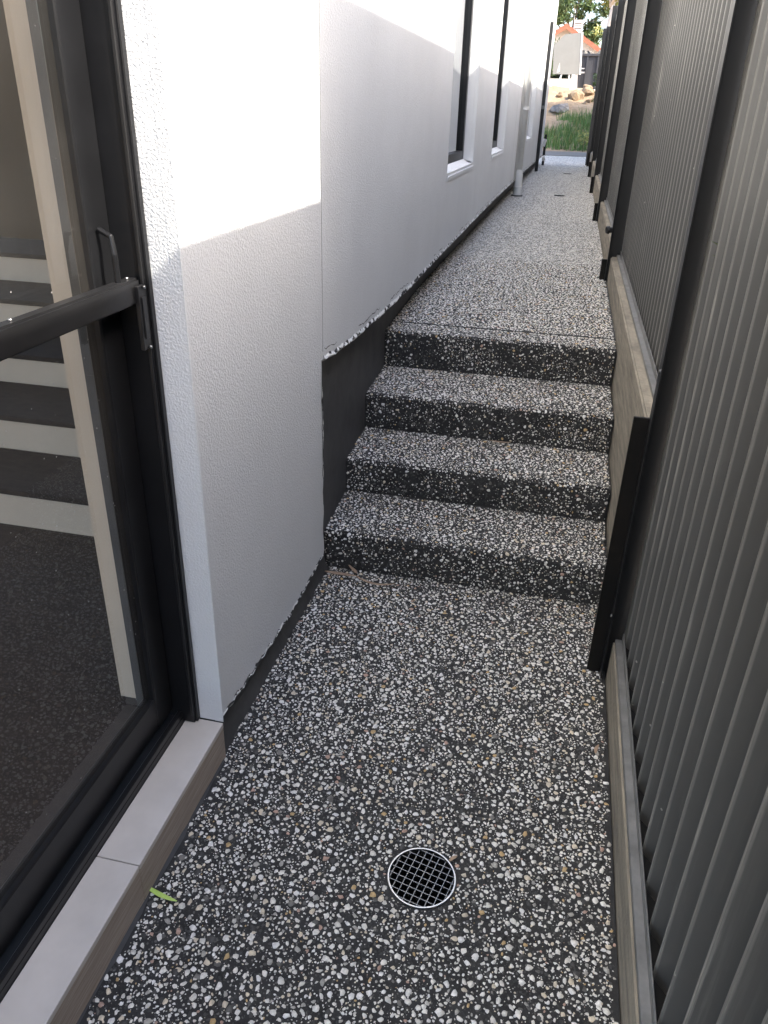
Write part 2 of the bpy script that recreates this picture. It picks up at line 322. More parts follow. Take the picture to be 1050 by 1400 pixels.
# ------------------------------------------------------------------ steps
steps = empty('garden_steps', (-.2, 2.33, 0)); tag(steps, 'four black and white exposed aggregate concrete steps rising between wall and fence', 'steps')
SY = [2.33, 2.675, 3.03, 3.45]; SZ = [.15, .285, .435, ZU]
XL = -.765
for i in range(4):
    y0 = SY[i]; y1 = SY[i + 1] if i < 3 else 3.62
    zb = -.12 if i == 0 else SZ[i - 1] - .1
    zt = SZ[i] - (0.0 if i < 3 else .001)
    s = MB().box(XL, XP - .004, y0, y1 + (.02 if i < 3 else 0), zb, zt).build('step', M['matrix'], None, bevel=.009, seg=3)
    s.parent = steps; s.matrix_parent_inverse = Matrix.Translation((.2, -2.33, 0))
    z0 = 0 if i == 0 else SZ[i - 1]
    w_ = XP - .004 - XL
    edge = lambda L: (lambda A, B, r: B < L - .007)
    tread = pebbles((XL, y0 + .006, zt), (1, 0, 0), (0, 1, 0), (0, 0, 1), w_, y1 - y0 - .006, seed=20 + i, frac=.52, rmean=.0031, keep=lambda A, B, r: XL + A > coat(y0 + B) + .003, thin=.5)
    riser = pebbles((XL, y0, z0), (1, 0, 0), (0, 0, 1), (0, -1, 0), w_, zt - z0 - .006, seed=30 + i, frac=.18, rmean=.0030, hgt=.26, keep=lambda A, B, r: XL + A > coat(y0) + .003, thin=.6)
    nv = np.array([0, -math.sqrt(.5), math.sqrt(.5)])
    nose = pebbles((XL, y0 - .0002, zt - .0095), (1, 0, 0), (0, math.sqrt(.5), math.sqrt(.5)), nv, w_, .0135, seed=40 + i, frac=.32, rmean=.0031, hgt=.2, pitch=.0058, mg=0, keep=lambda A, B, r: XL + A > coat(y0) + .003, thin=.6)
    loc = [[(V - np.array([-.2, 2.33, 0]) * 0, F) for V, F in grp] for grp in (tread, riser, nose)]
    add_pebbles(loc, s)
# ------------------------------------------------------------------ upper path
G1 = (-.135, 10.72, .07); G2 = (-.10, 15.0, .07)
up = obj('upper_path', slab_with_hole('upper_path', -.815, XP - .002, 3.622, 21.8, ZU, .13, [(G1[0], G1[1], G1[2]), (G2[0], G2[1], G2[2])]), M['aggregate']); tag(up, kind='structure')
up.data.materials.append(M['matrix'])
near_slab = MB().box(-.813, XP - .003, 3.623, 5.6, ZU, ZU + .0015).build('slab_surface', M['matrix'], up)
kj = lambda A, B, r: (np.abs(3.63 + B - 4.035 - .006 * np.sin(A * 9)) > .004) & (-.80 + A > coat(3.63 + B) + .003)
add_pebbles([pebbles((-.80, 3.63, ZU + .0015), (1, 0, 0), (0, 1, 0), (0, 0, 1), 1.081, 1.97, seed=55, frac=.54, rmean=.0034, keep=kj, thin=.75)], up)

# ------------------------------------------------------------------ house wall with openings
house = empty('house', (0, 0, 0)); tag(house, 'white rendered side wall of the house with narrow windows and a black glass door', 'house')
WIN = [(4.66, 5.84), (7.13, 8.30), (11.95, 13.2)]; WZ0, WZ1 = 1.195, 3.12; RD = .068
ZT = 5.6; YE = 17.9
rj = random.Random(5)
def edge_curve():
    k = [(1.384, .131), (1.558, .115), (1.897, .094), (2.145, .104), (2.238, .112)]
    pts = []
    y = 1.362
    while y < 2.236:
        z = np.interp(y, [a for a, b in k], [b for a, b in k]); pts.append((y, float(z) + rj.uniform(-.006, .006))); y += rj.uniform(.008, .022)
    pts.append((2.238, .112))
    z = .125
    while z < .795: pts.append((2.239 + rj.uniform(-.004, .004), z)); z += rj.uniform(.012, .03)
    pts.append((2.240, .806))
    k2 = [(2.24, .806), (2.30, .794), (2.42, .784), (2.6, .775), (3.1, .760), (3.58, .756), (4.5, .768), (6.8, .785), (9.2, .788), (14.3, .77), (18, .76)]
    y = 2.25
    while y < YE - .01:
        z = np.interp(y, [a for a, b in k2], [b for a, b in k2]); pts.append((y, float(z) + rj.uniform(-.004, .004))); y += rj.uniform(.012, .03) * max(1, y / 4)
    pts.append((YE, .76)); return pts
EC = edge_curve()
def wall_face(xf, xb, name, m):
    bm = bmesh.new(); E = []
    def loop(pts):
        vs = [bm.verts.new((xf, p[0], p[1])) for p in pts]
        for i in range(len(vs)): E.append(bm.edges.new((vs[i], vs[(i + 1) % len(vs)])))
    loop([(1.36, .1152)] + EC + [(YE, ZT), (1.36, ZT)])
    for a, b in WIN: loop([(a, WZ0), (b, WZ0), (b, WZ1), (a, WZ1)])
    r = bmesh.ops.triangle_fill(bm, use_beauty=True, edges=E)
    fs = [f for f in r['geom'] if isinstance(f, bmesh.types.BMFace)]
    for f in list(fs):
        c = f.calc_center_median()
        if any(a < c.y < b and WZ0 < c.z < WZ1 for a, b in WIN): bm.faces.remove(f); fs.remove(f)
    ex = bmesh.ops.extrude_face_region(bm, geom=fs); vs = [e for e in ex['geom'] if isinstance(e, bmesh.types.BMVert)]
    bmesh.ops.translate(bm, verts=vs, vec=(xb - xf, 0, 0)); bmesh.ops.recalc_face_normals(bm, faces=bm.faces)
    me = bpy.data.meshes.new(name); bm.to_mesh(me); bm.free(); return obj(name, me, m, house)
wall_face(XW, XW - .0225, 'wall', M['render'])
# structural wall behind the render coat, coated black where it shows
cw = MB()
cw.prism([(1.362, -.93), (1.362, CX[0])] + [(y, x) for y, x in zip(CY[1:-1], CX[1:-1])] + [(YE - .002, float(coat(YE))), (YE - .002, -.93)], 'z', -.16, 1.0)
cw.v = [(b, a, c) for (a, b, c) in cw.v]
def yz(y0, y1, z0, z1, x1=XW - .0235, x0=-.93): cw.box(x0, x1, y0, y1, z0, z1)
yz(1.362, WIN[0][0] - .001, 1.0005, ZT)
for i, (a, b) in enumerate(WIN):
    yz(a - .0005, b + .0005, 1.0005, WZ0 - .001); yz(a - .0005, b + .0005, WZ1 + .001, ZT)
    nx_ = WIN[i + 1][0] - .001 if i < 2 else YE - .002
    yz(b + .001, nx_, 1.0005, ZT)
cw.build('waterproof_coating', M['coating'], house)
# window and door reveals in render
for a, b in WIN:
    rv = MB(); rv.box(XW - .10, XW - .0228, b - .002, b + .0004, WZ0, WZ1); rv.box(XW - .10, XW - .0228, a - .0004, a + .002, WZ0, WZ1)
    rv.box(XW - .10, XW - .0228, a, b, WZ1 - .003, WZ1 + .0006); tag(rv.build('reveal', M['render'], house), kind='stuff')
MB().box(-.80, XW - .0228, 1.3605, 1.3632, .1155, 2.55).build('reveal', M['render'], house)
# thin brushed line of black coat and flaking edge on the face
def ribbon(pts, off, seed, w0, w1, gap, name, m, xo, jit=.004):
    r = random.Random(seed); mb = MB(); i = 0
    # offset normal points up/left into the white face
    P = []
    for j in range(len(pts)):
        a = pts[max(j - 1, 0)]; b = pts[min(j + 1, len(pts) - 1)]
        dy, dz = b[0] - a[0], b[1] - a[1]; l = math.hypot(dy, dz) or 1
        P.append((pts[j][0] - dz / l * off, pts[j][1] + dy / l * off, -dz / l, dy / l))
    while i < len(P) - 2:
        n = r.randint(2, 7); seg = P[i:i + n + 1]; i += n
        if r.random() < gap or len(seg) < 2: continue
        top = []; bot = []
        for k, (y, z, ny, nz) in enumerate(seg):
            t = r.uniform(w0, w1) * (.35 if k in (0, len(seg) - 1) else 1); c = r.uniform(-jit, jit)
            top.append((y + ny * (c + t), z + nz * (c + t))); bot.append((y + ny * (c - t), z + nz * (c - t)))
        vs = [(xo, *p) for p in bot] + [(xo, *p) for p in top]; n_ = len(seg)
        mb.add(vs, [(k, k + 1, n_ + k + 1, n_ + k) for k in range(n_ - 1)])
    return tag(mb.build(name, m, house), kind='stuff')
lowE = [p for p in EC if p[0] < 2.237 and p[1] < .14]; vertE = [p for p in EC if abs(p[0] - 2.24) < .006 and p[1] > .12]; topE = [p for p in EC if p[0] > 2.245]
ribbon(lowE, .006, 1, .001, .004, .35, 'coating_smear', M['coating'], XW + .0012)
ribbon(vertE, .003, 2, .002, .005, .25, 'coating_smear', M['coating'], XW + .0012)
def bead(pts, seed, top, out, name):
    r = random.Random(seed); mb = MB(); rows = [[], [], [], []]
    for k in range(len(pts)):
        a = pts[max(k - 1, 0)]; b = pts[min(k + 1, len(pts) - 1)]; dy, dz = b[0] - a[0], b[1] - a[1]; l = math.hypot(dy, dz) or 1; ny, nz = -dz / l, dy / l
        y, z = pts[k]; o_ = out * r.uniform(.6, 1.15); t = top * r.uniform(.75, 1.15)
        for q, (of, x) in enumerate(((t, XW - .002), (t * .42, XW + o_ * .75), (.003, XW + o_), (-.004 - r.uniform(0, .006), XW - .006))): rows[q].append((x, y + ny * of, z + nz * of))
    n = len(pts); mb.add([p for rw in rows for p in rw], [(q * n + k, q * n + k + 1, (q + 1) * n + k + 1, (q + 1) * n + k) for q in range(3) for k in range(n - 1)])
    return mb.build(name, M['chips'], house)
bead(topE, 31, .020, .005, 'torn_edge'); bead(lowE, 32, .011, .003, 'torn_edge')
ribbon(topE, .033, 3, .0008, .0024, .45, 'coating_smear', M['coating'], XW + .0012)
# flaked white lip hanging in front of the black coat beside the steps
fl = MB(); z = .20; r8 = random.Random(8)
prof = []
while z < .79:
    prof.append((2.243 + (.010 if .33 < z < .72 else .004) * r8.uniform(.5, 1.5), z)); z += r8.uniform(.012, .03)
fl.add([(XW - .0006, 2.234, p[1]) for p in prof] + [(XW - .0016, p[0], p[1]) for p in prof], [(k, k + 1, len(prof) + k + 1, len(prof) + k) for k in range(len(prof) - 1)])
fl.build('flaked_edge', M['chips'], house)
# dark foot strip along sill and wall, sealing the path edge
ft = MB()
n = 60; pr = random.Random(4); pts = []
for k in range(n + 1):
    y = .3 + k * (2.31 - .3) / n; pts.append((y, -.690 + (.005 if y < 1.36 else -.008) + pr.uniform(-.003, .003)))
ft.add([(-.7128, y, .030 + (.0 if y < 1.36 else .03)) for y, x in pts] + [(x, y, .0015) for y, x in pts], [(k, k + 1, n + 2 + k, n + 1 + k) for k in range(n)])
ft.build('coating_foot', M['coating'], house)
# control joint
MB().box(XW - .003, XW + .0006, 2.2505, 2.2525, .83, ZT - .2).build('control_joint', M['joint'], house)
MB().box(XW - .003, XW + .0006, 9.60, 9.606, .83, ZT - .2).build('control_joint', M['joint'], house)
# windows
for i, (a, b) in enumerate(WIN):
    xf = XW - RD
    f = MB(); f.box(xf - .05, xf, b - .062, b - .003, WZ0 + .02, WZ1 - .004); f.box(xf - .05, xf, a + .003, a + .05, WZ0 + .02, WZ1 - .004)
    f.box(xf - .05, xf - .001, a + .05, b - .062, WZ0 + .02, WZ0 + .075); f.box(xf - .05, xf - .001, a + .05, b - .062, WZ1 - .06, WZ1 - .004)
    wo_ = f.build('window', M['frame'], house, bevel=.002)
    MB().box(xf - .030, xf - .024, a + .045, b - .058, WZ0 + .07, WZ1 - .055).build('pane', M['wglass'], wo_)
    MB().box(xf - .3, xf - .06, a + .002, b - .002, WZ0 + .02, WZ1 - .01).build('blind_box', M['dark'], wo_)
    MB().prism([(xf - .002, WZ0 + .022), (XW + .004, WZ0 - .018), (XW + .004, WZ0 - .040), (XW + .0006, WZ0 - .040), (XW - .001, WZ0 + .0), (xf - .002, WZ0 + .0005)], 'y', a + .0025, b - .0025).build('sill', M['render'], wo_)
# door sill tiles
ty = [1.3585, .930, .330, -.270, -.87, -1.5]
for k in range(5):
    t = MB().box(-.786, XW + .0005, ty[k + 1] + .0012, ty[k] - .0012, .100, .1145).build('sill_tile', M['tile'], house, bevel=.0012)
    MB().box(-.740, XW - .0005, ty[k + 1] + .0012, ty[k] - .0012, -.02, .0997).build('tile_edge', M['tile_edge'], t)
MB().box(-.93, -.7405, -1.5, 1.358, -.16, .0995).build('slab_edge', M['coating'], house)

# ------------------------------------------------------------------ sliding glass door
door = MB()
door.box(-.845, -.757, 1.338, 1.3600, .1160, 2.5)                 # jamb
door.box(-.760, -.752, 1.344, 1.3602, .1160, 2.5)                 # outer bead
door.box(-.90, -.787, -1.5, 1.338, .1005, .132)                   # sill track
door.box(-.800, -.7868, -1.5, 1.338, .132, .150)
door.box(-.90, -.757, -1.5, 1.36, 2.50, 2.56)
dr = door.build('door', M['frame'], house, bevel=.002)
gr = MB(); gr.box(-.764, -.7575, 1.3345, 1.3385, .14, 2.5); gr.build('jamb_groove', M['rail'], dr, bevel=.001)
st = MB(); st.box(-.845, -.812, 1.262, 1.335, .152, 2.48); st.box(-.840, -.795, -.20, -.13, .152, 2.48)
st.box(-.843, -.813, -.13, 1.262, .152, .245); st.box(-.843, -.813, -.13, 1.262, 2.40, 2.48)
st.build('stile', M['frame'], dr, bevel=.003)
MB().box(-.831, -.825, -.13, 1.2615, .246, 2.399).build('glass_pane', M['glass'], dr)
MB().box(-.790, -.764, -.9, 1.334, 1.166, 1.212).build('mid_rail', M['rail'], dr, bevel=.004, seg=2)
for yy in (1.318, .985, .75): MB().tube([(-.777, yy - .006, 1.212), (-.777, yy - .006, 1.2155)], .0032, 8).build('rivet', M['steel'], dr, smooth=True)
lk = MB(); lk.box(-.765, -.757, 1.312, 1.342, 1.080, 1.200); lk.box(-.7565, -.7545, 1.319, 1.335, 1.10, 1.18)
lo = lk.build('lock_plate', M['rail'], dr, bevel=.002)
for zz in (1.196, 1.083): MB().tube([(-.756, 1.330, zz), (-.752, 1.330, zz)], .0028, 8).build('screw', M['steel'], dr, smooth=True)
hd = MB(); hd.tube([(-.808, 1.290, 1.178), (-.782, 1.285, 1.184), (-.776, 1.280, 1.20), (-.776, 1.280, 1.26), (-.782, 1.285, 1.29), (-.808, 1.290, 1.30)], .0055, 10)
hd.build('handle', M['frame'], dr, bevel=.002, smooth=False)
# interior
M['carpet'] = mat('brown_floor', (.024, .018, .015), .85, col2=(.046, .035, .029), vscale=14, stretch=(1, 3, 1), bump=.3, bscale=200)
M['riser'] = mat('pale_stair_riser', (.74, .65, .54), .6, var=.05, vscale=4)
M['iwall'] = mat('indoor_paint', (.60, .57, .53), .8)
MB().box(-.975, -.905, 1.365, 1.385, .135, 2.5).build('jamb_lining', M['riser'], house)
MB().box(-4.2, -.93, -2.5, 6, -.05, .10).build('indoor_floor', M['carpet'], house)
iw = MB(); iw.box(-4.3, -4.2, -2.5, 6, .1, .25); iw.box(-4.3, -4.2, 5, 6, .25, 2.7); iw.box(-4.3, -4.2, -2.5, 5, 2.5, 2.7)
iw.box(-4.3, -.94, 6, 6.1, .1, 2.7); iw.box(-4.3, -.94, -2.6, -2.5, 2.5, 2.7); iw.build('indoor_wall', M['iwall'], house)
MB().box(-4.3, -.93, -2.6, 6.1, 2.7, 2.8).build('indoor_ceiling', M['iwall'], house)
stair = MB(); ry_, rz_ = [2.145, 2.462, 2.817, 3.18, 3.55], [.253, .399, .532, .67, .81]
for k in range(5):
    stair.box(-3.4, -.98, ry_[k], ry_[k] + .42, .1002 if k == 0 else rz_[k - 1], rz_[k] - .022)
sr = stair.build('indoor_stairs', M['riser'], house)
for k in range(5): MB().box(-3.4, -.979, ry_[k] - .012, (ry_[k + 1] if k < 4 else 3.97) - .001, rz_[k] - .0215, rz_[k]).build('tread', M['carpet'], sr, bevel=.003)
# rest of the house behind the camera and a roof edge above
MB().box(-.93, XW, -6, -1.5, -.16, ZT).build('back_wall', M['render'], house)
MB().box(-.93, XW - .0005, -1.5, 1.359, 2.561, ZT).build('lintel_wall', M['render'], house)

# downpipe
dp = MB(); px_, py_ = -.652, 10.42
dp.tube([(px_, py_, .80), (px_, py_, ZT - .1)], .036, 20)
d_ = dp.build('downpipe', M['pipe'], house, smooth=True)
sk = MB(); sk.tube([(px_, py_, .603), (px_, py_, .70), (px_, py_, .705), (px_, py_, .712), (px_, py_, .85), (px_, py_, .855), (px_, py_, .90)], [.05, .05, .055, .05, .05, .045, .045], 20); sk.build('socket', M['pipe'], d_)
MB().tube([(px_, py_, .6005), (px_, py_, .612)], .072, 20).build('collar', M['coating'], d_)
br = MB(); br.tube([(px_, py_, 1.55), (px_, py_, 1.58)], .046, 20); br.box(XW, px_, py_ - .01, py_ + .01, 1.555, 1.575); br.build('bracket', M['pipe'], d_)
cd = MB(); cd.tube([(XW + .014, 10.12, .80), (XW + .014, 10.12, ZT - .1)], .013, 10); cd.build('conduit', M['pipe'], house, smooth=True)

# ------------------------------------------------------------------ fence
fence = empty('metal_fence', (.3, 0, 0)); tag(fence, 'charcoal ribbed steel fence on concrete plinths along the right side', 'fence')
def fb(mb, name, m, bevel=0, seg=1):
    o = mb.build(name, m, None, bevel, seg); o.parent = fence; o.matrix_parent_inverse = Matrix.Translation((-.3, 0, 0)); return o
PY = [1.95 + 3.13 * k for k in range(-2, 6)]        # -4.31 ... 17.6
SXB = {0: .318, 1: .318}                             # ridge of the ribs, nearer bays set forward
BAY = {0: (-.1, .135, 2.225), 1: (-.1, .135, 2.225), 2: (-.14, .745, 2.765), 3: (.4, .78, 2.765), 4: (.4, .82, 2.765), 5: (.4, .85, 2.86), 6: (.4, .87, 3.0)}
PROF = [(0, 0), (.055, 0), (.40, .027), (.60, .027), (1.0, 0)]
for k in range(7):
    ya, yb = PY[k] + .022, PY[k + 1] - .022
    z0, zp, zt = BAY[k]; SX = SXB.get(k, .347)
    # sheet
    pitch = .0893; nb_ = int((yb - ya) / pitch); prof = []
    off = (yb - ya - nb_ * pitch) / 2
    prof.append((SX + .027, ya - .010))
    if off > .01: prof.append((SX + .027, ya + off - .005))
    for q in range(nb_):
        for t, d in PROF[:-1]: prof.append((SX + d, ya + off + (q + t) * pitch))
    prof.append((SX, yb - off)); prof.append((SX, yb + .026))
    mb = MB(); n = len(prof)
    zs = np.linspace(zp + .012, zt - .02, 5)
    for zz in zs: mb.v += [(p[0], p[1], float(zz)) for p in prof]
    for a in range(4):
        mb.f += [(a * n + i, a * n + i + 1, (a + 1) * n + i + 1, (a + 1) * n + i) for i in range(n - 1)]
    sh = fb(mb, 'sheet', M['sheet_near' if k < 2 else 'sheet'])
    md = sh.modifiers.new('thickness', 'SOLIDIFY'); md.thickness = .0012
    # rails
    rl = MB().box(SX - .027, SX - .006, ya, yb, zp + .001, zp + .016).box(SX - .0095, SX - .006, ya, yb, zp + .0162, zp + .040).box(SX + .031, SX + .036, ya, yb, zp + .001, zp + .055)
    bo = fb(rl, 'bottom_rail', M['galv'], .0012)
    fb(MB().box(SX - .0055, SX + .0305, ya, yb, zp + .001, zp + .010), 'rail_channel_shade', M['dark'])  # near-black strip in the channel, painting the shade of the gap under the sheet
    tr = MB().box(SX - .012, SX + .036, ya, yb, zt - .019, zt + .012).box(SX - .012, SX - .009, ya, yb, zt - .045, zt - .0192); fb(tr, 'top_rail', M['post'], .002)
    # plinth
    jx = [0, 0, 0, .003, -.003, .002, 0][k]
    pl = MB().box(.2875 + jx, .392 + jx, PY[k] + .0255, PY[k + 1] - .004, z0, zp); fb(pl, 'plinth', M['plinth'], .006, 2)
for k, y in enumerate(PY):
    zt = max(BAY[max(k - 1, 0)][2], BAY[min(k, 6)][2]) + .02
    zlow = -.14 if y < 3 else .45
    p = MB().box(.270, .2735, y - .024, y + .024, zlow if k != 2 else -.12, zt).box(.2735, .380, y + .016, y + .021, zlow, zt).box(.380, .3835, y - .024, y + .024, zlow, zt)
    fb(p, 'post', M['post'], .0008)
    if k >= 2:
        zb, zh = (-.12, .82) if k == 2 else (.50, BAY[k - 1][1] + .03)
        q = MB().box(.230 if k == 2 else .238, .2695, y + .008, y + .018, zb, zh - (0 if k == 2 else .05)); fb(q, 'bracket_plate', M['rusty'], .001)
for yy, zz in ((1.95, .22), (1.95, .95), (1.95, 1.95), (5.08, 1.0), (5.08, 1.9), (8.21, 1.4)):
    fb(MB().tube([(.2702, yy - .008, zz), (.2665, yy - .008, zz)], .0045, 8), 'screw', M['galv'])
kb = MB().tube([(.268, 5.06, .90), (.250, 5.055, .90)], [.016, .016], 12).tube([(.250, 5.055, .90), (.236, 5.05, .90)], [.024, .020], 12); fb(kb, 'bolt', M['post'])

# tall weeds on the far side of the fence whose tips clear the top rail
def weed(name, x, stems, label):
    o = empty(name, (x, stems[0][0], -.16)); tag(o, label, 'plant')
    for y, zt, w_ in stems:
        mb = MB(); P = []
        for k in range(9):
            t = k / 8; P.append((.05 * math.sin(t * 2 + y * 9), (y - stems[0][0]) * (.4 + .6 * t) + .03 * math.sin(t * 3 + y * 20), t * (zt + .16)))
        mb.tube(P, [w_ * (1.1 - .95 * (k / 8) ** 2) for k in range(9)], 5)
        q = P[5]; 
        for k in range(4):
            c = P[4 + k % 3]; a = k * 1.7 + y * 5; e = (c[0] + .12 * math.cos(a), c[1] + .12 * math.sin(a), c[2] + .10)
            mb.add([c, (c[0] + .06 * math.cos(a + .15), c[1] + .06 * math.sin(a + .15), c[2] + .08), e, (c[0] + .06 * math.cos(a - .15), c[1] + .06 * math.sin(a - .15), c[2] + .07)], [(0, 1, 2, 3)])
        mb.build('stem', M['weed'], o)
M['weed'] = mat('weed_stem', (.14, .19, .06), .7, var=.2, vscale=10)
weed('tall_weed', .47, [(1.00, 2.56, .008), (.96, 2.44, .006), (1.05, 2.40, .006)], 'tall weed rising behind the nearest fence panel')
weed('tall_weed', .47, [(1.72, 2.48, .006), (1.80, 2.40, .006), (1.86, 2.50, .006), (1.90, 2.44, .006)], 'clump of thin weed stems behind the fence beside the near post')

# gate post at the end of the fence, gate post on the house side
gp = MB().box(.215, .285, 18.0, 18.07, .55, 3.02).build('gate_post', M['post'], None, bevel=.003); tag(gp, 'tall black post ending the ribbed fence at the far yard', 'post')
gp2 = MB().box(-.688, -.632, 15.32, 15.38, .601, 2.88).build('gate_post', M['post'], None, bevel=.003); tag(gp2, 'slim black post fixed to the far end of the white wall', 'post')
MB().tube([(-.66, 15.31, 1.62), (-.66, 15.28, 1.62)], .03, 10).build('latch', M['galv'], gp2)
pf = MB().tube([(-.63, 17.4, .601), (-.63, 17.4, 1.16)], .026, 10).build('pipe_riser', M['post'], None); tag(pf, 'short dark stub pipe with a pale fitting by the far wall end', 'pipe')
MB().tube([(-.66, 17.37, .72), (-.60, 17.37, .74)], .05, 10).build('valve', M['pipe'], pf); MB().tube([(-.67, 17.36, .95), (-.64, 17.36, 1.08)], .045, 10).build('cap', M['pipe'], pf)

# ------------------------------------------------------------------ drain grate
dg = empty('drain_grate', (DX, DY, 0)); tag(dg, 'round silver drain grate with square black mesh set in the lower path', 'drain grate')
def lathe(prof, n=48):
    mb = MB(); vs = []
    for r, z in prof: vs += [(r * math.cos(2 * math.pi * k / n), r * math.sin(2 * math.pi * k / n), z) for k in range(n)]
    m_ = len(prof); fs = []
    for i in range(m_):
        j = (i + 1) % m_
        for k in range(n): fs.append((i * n + k, i * n + (k + 1) % n, j * n + (k + 1) % n, j * n + k))
    return mb.add(vs, fs)
lathe([(DR + .0015, -.004), (DR + .0012, .0042), (DR - .0016, .0042), (DR - .0022, -.012), (DR - .001, -.012)]).build('rim', M['steel'], dg, smooth=False)
ANG = R_(-13)
for s in (0, 1):
    for k in range(-4, 5):
        d = k * .0162; L = math.sqrt((DR - .003) ** 2 - d * d); c, s_ = math.cos(ANG + s * math.pi / 2), math.sin(ANG + s * math.pi / 2)
        t = .0005; P = []
        hz = (.0016, -.016) if s == 0 else (.0010, -.0165)
        for (a, b) in ((-L, -t), (L, -t), (L, t), (-L, t)): P.append((a * c - (d + b) * s_, a * s_ + (d + b) * c))
        MB().prism(P, 'z', hz[1], hz[0]).build('bar', M['lattice'], dg)
lathe([(DR - .001, -.0125), (DR - .001, -.11), (DR - .004, -.11), (DR - .004, -.0125)]).build('pit_wall', M['dark'], dg)
MB().tube([(0, 0, -.115), (0, 0, -.108)], DR - .001, 40).build('pit_floor', M['dark'], dg)
for (gx, gy, gr_), lab in ((G1, 'small round drain in the upper path, nearer of the two'), (G2, 'small round drain in the upper path, farther of the two')):
    e_ = empty('path_drain', (gx, gy, ZU)); tag(e_, lab, 'drain', 'round drains in the upper path')
    lathe([(gr_ + .002, -.004), (gr_ + .002, .004), (gr_ - .006, .004), (gr_ - .006, -.01)], 32).build('rim', M['rusty'], e_)
    for k in range(-3, 4):
        d = k * .018; L = math.sqrt((gr_ - .004) ** 2 - d * d); MB().box(-L, L, d - .003, d + .003, -.008, .002).build('bar', M['rusty'], e_)
    MB().tube([(0, 0, -.10), (0, 0, -.06)], gr_ - .001, 32).build('pit_floor', M['dark'], e_)

# ------------------------------------------------------------------ leaves on the path
M['dry'] = mat('dry_leaf', (.30, .20, .13), .7, col2=(.46, .35, .25), vscale=60)
M['lime'] = mat('lime_leaf', (.42, .62, .10), .5, col2=(.62, .78, .24), vscale=50)
def leaf(name, x, y, z, L, W, rot, curl, m, label, cat, bend=0., group=None, lift=.003):
    mb = MB(); n = 9; vs = []
    for i in range(n):
        t = i / (n - 1); wd = W * (math.sin(math.pi * min(1, t * .92 + .06)) ** .8) * .5 + .0006; cx_ = (t - .5) * L; cy_ = bend * math.sin(math.pi * t) * L
        hz = lift + curl * (abs(t - .45) ** 2) * L
        vs += [(cx_, cy_ - wd, hz + wd * .5), (cx_, cy_, hz), (cx_, cy_ + wd, hz + wd * .5)]
    fs = [(3 * i + a, 3 * i + 3 + a, 3 * i + 4 + a, 3 * i + 1 + a) for i in range(n - 1) for a in (0, 1)]
    o = mb.add(vs, fs).build(name, m, None, smooth=True); o.location = (x, y, z); o.rotation_euler = (0, 0, rot)
    md = o.modifiers.new('thickness', 'SOLIDIFY'); md.thickness = .0006
    return tag(o, label, cat, group)
leaf('dry_leaf', -.640, 2.275, 0, .12, .016, -.05, .25, M['dry'], 'long brown dry leaf at the foot of the steps by the wall', 'leaf', .05)
leaf('dry_leaf', -.505, 2.262, 0, .15, .010, -.12, .3, M['dry'], 'thin curled dry leaf farther from the wall at the foot of the steps', 'leaf', -.08)
leaf('dry_leaf', -.60, 2.300, 0, .07, .012, -.9, .6, M['dry'], 'short upturned dry leaf against the bottom riser', 'leaf', .1, lift=.01)
leaf('dry_leaf', -.155, 3.005, SZ[1], .085, .010, -.06, .3, M['dry'], 'single slim dry leaf on the middle tread against the riser', 'leaf', .06)
leaf('leaf_blade', -.664, .950, 0, .086, .009, -.22, .15, M['lime'], 'bright lime green leaf blade beside the sill tiles', 'leaf', -.03, lift=.007)

leaf('dry_leaf', -.07, 1.19, 0, .022, .007, .8, .2, M['dry'], 'tiny dry leaf scrap at the upper rim of the drain grate', 'leaf', .05, lift=.005)
leaf('dry_leaf', .255, 1.62, 0, .035, .008, 1.3, .2, M['dry'], 'small dry leaf lying against the near concrete plinth', 'leaf', .08, lift=.004)
# ------------------------------------------------------------------ far yard
M['kerb'] = mat('pale_concrete', (.12, .112, .10), .9, var=.25, vscale=2)
dw = MB().box(-6, 8, 21.805, 24.2, .45, .612).build('driveway', M['kerb'], None); tag(dw, kind='structure')
M['grass'] = island_mat('grass_blades', [(0, (.05, .12, .025)), (.3, (.08, .17, .035)), (.6, (.12, .20, .05)), (.85, (.22, .24, .09))], .6)
N = 15000; gx = RS.uniform(-5, 4, N); gy = 25.2 + 6.3 * RS.rand(N); dens = .5 + .5 * np.sin(gx * 1.7 + 1) * np.sin(gy * 1.1) + .4 * (gx > -.7)
k_ = (RS.rand(N) < np.clip(dens + .25, .1, 1)) & ~((gx < -.55 + .25 * np.sin(gy * 3)) & (gy > 28.2)); gx, gy = gx[k_], gy[k_]; N = gx.size
zz = gz(gx, gy); hh = RS.uniform(.12, .42, N); an = RS.uniform(0, 6.28, N); wd = RS.uniform(.008, .02, N); lx, ly = RS.randn(2, N) * .09
V = np.stack([np.stack([gx - np.cos(an) * wd, gy - np.sin(an) * wd, zz - .03], -1), np.stack([gx + np.cos(an) * wd, gy + np.sin(an) * wd, zz - .03], -1), np.stack([gx + lx, gy + ly, zz + hh], -1)], 1).reshape(-1, 3)
gs = obj('grass', np_mesh('grass', V, np.arange(3 * N).reshape(-1, 3)), M['grass']); tag(gs, 'green weedy grass growing on the slope past the path end', 'grass', kind='stuff')
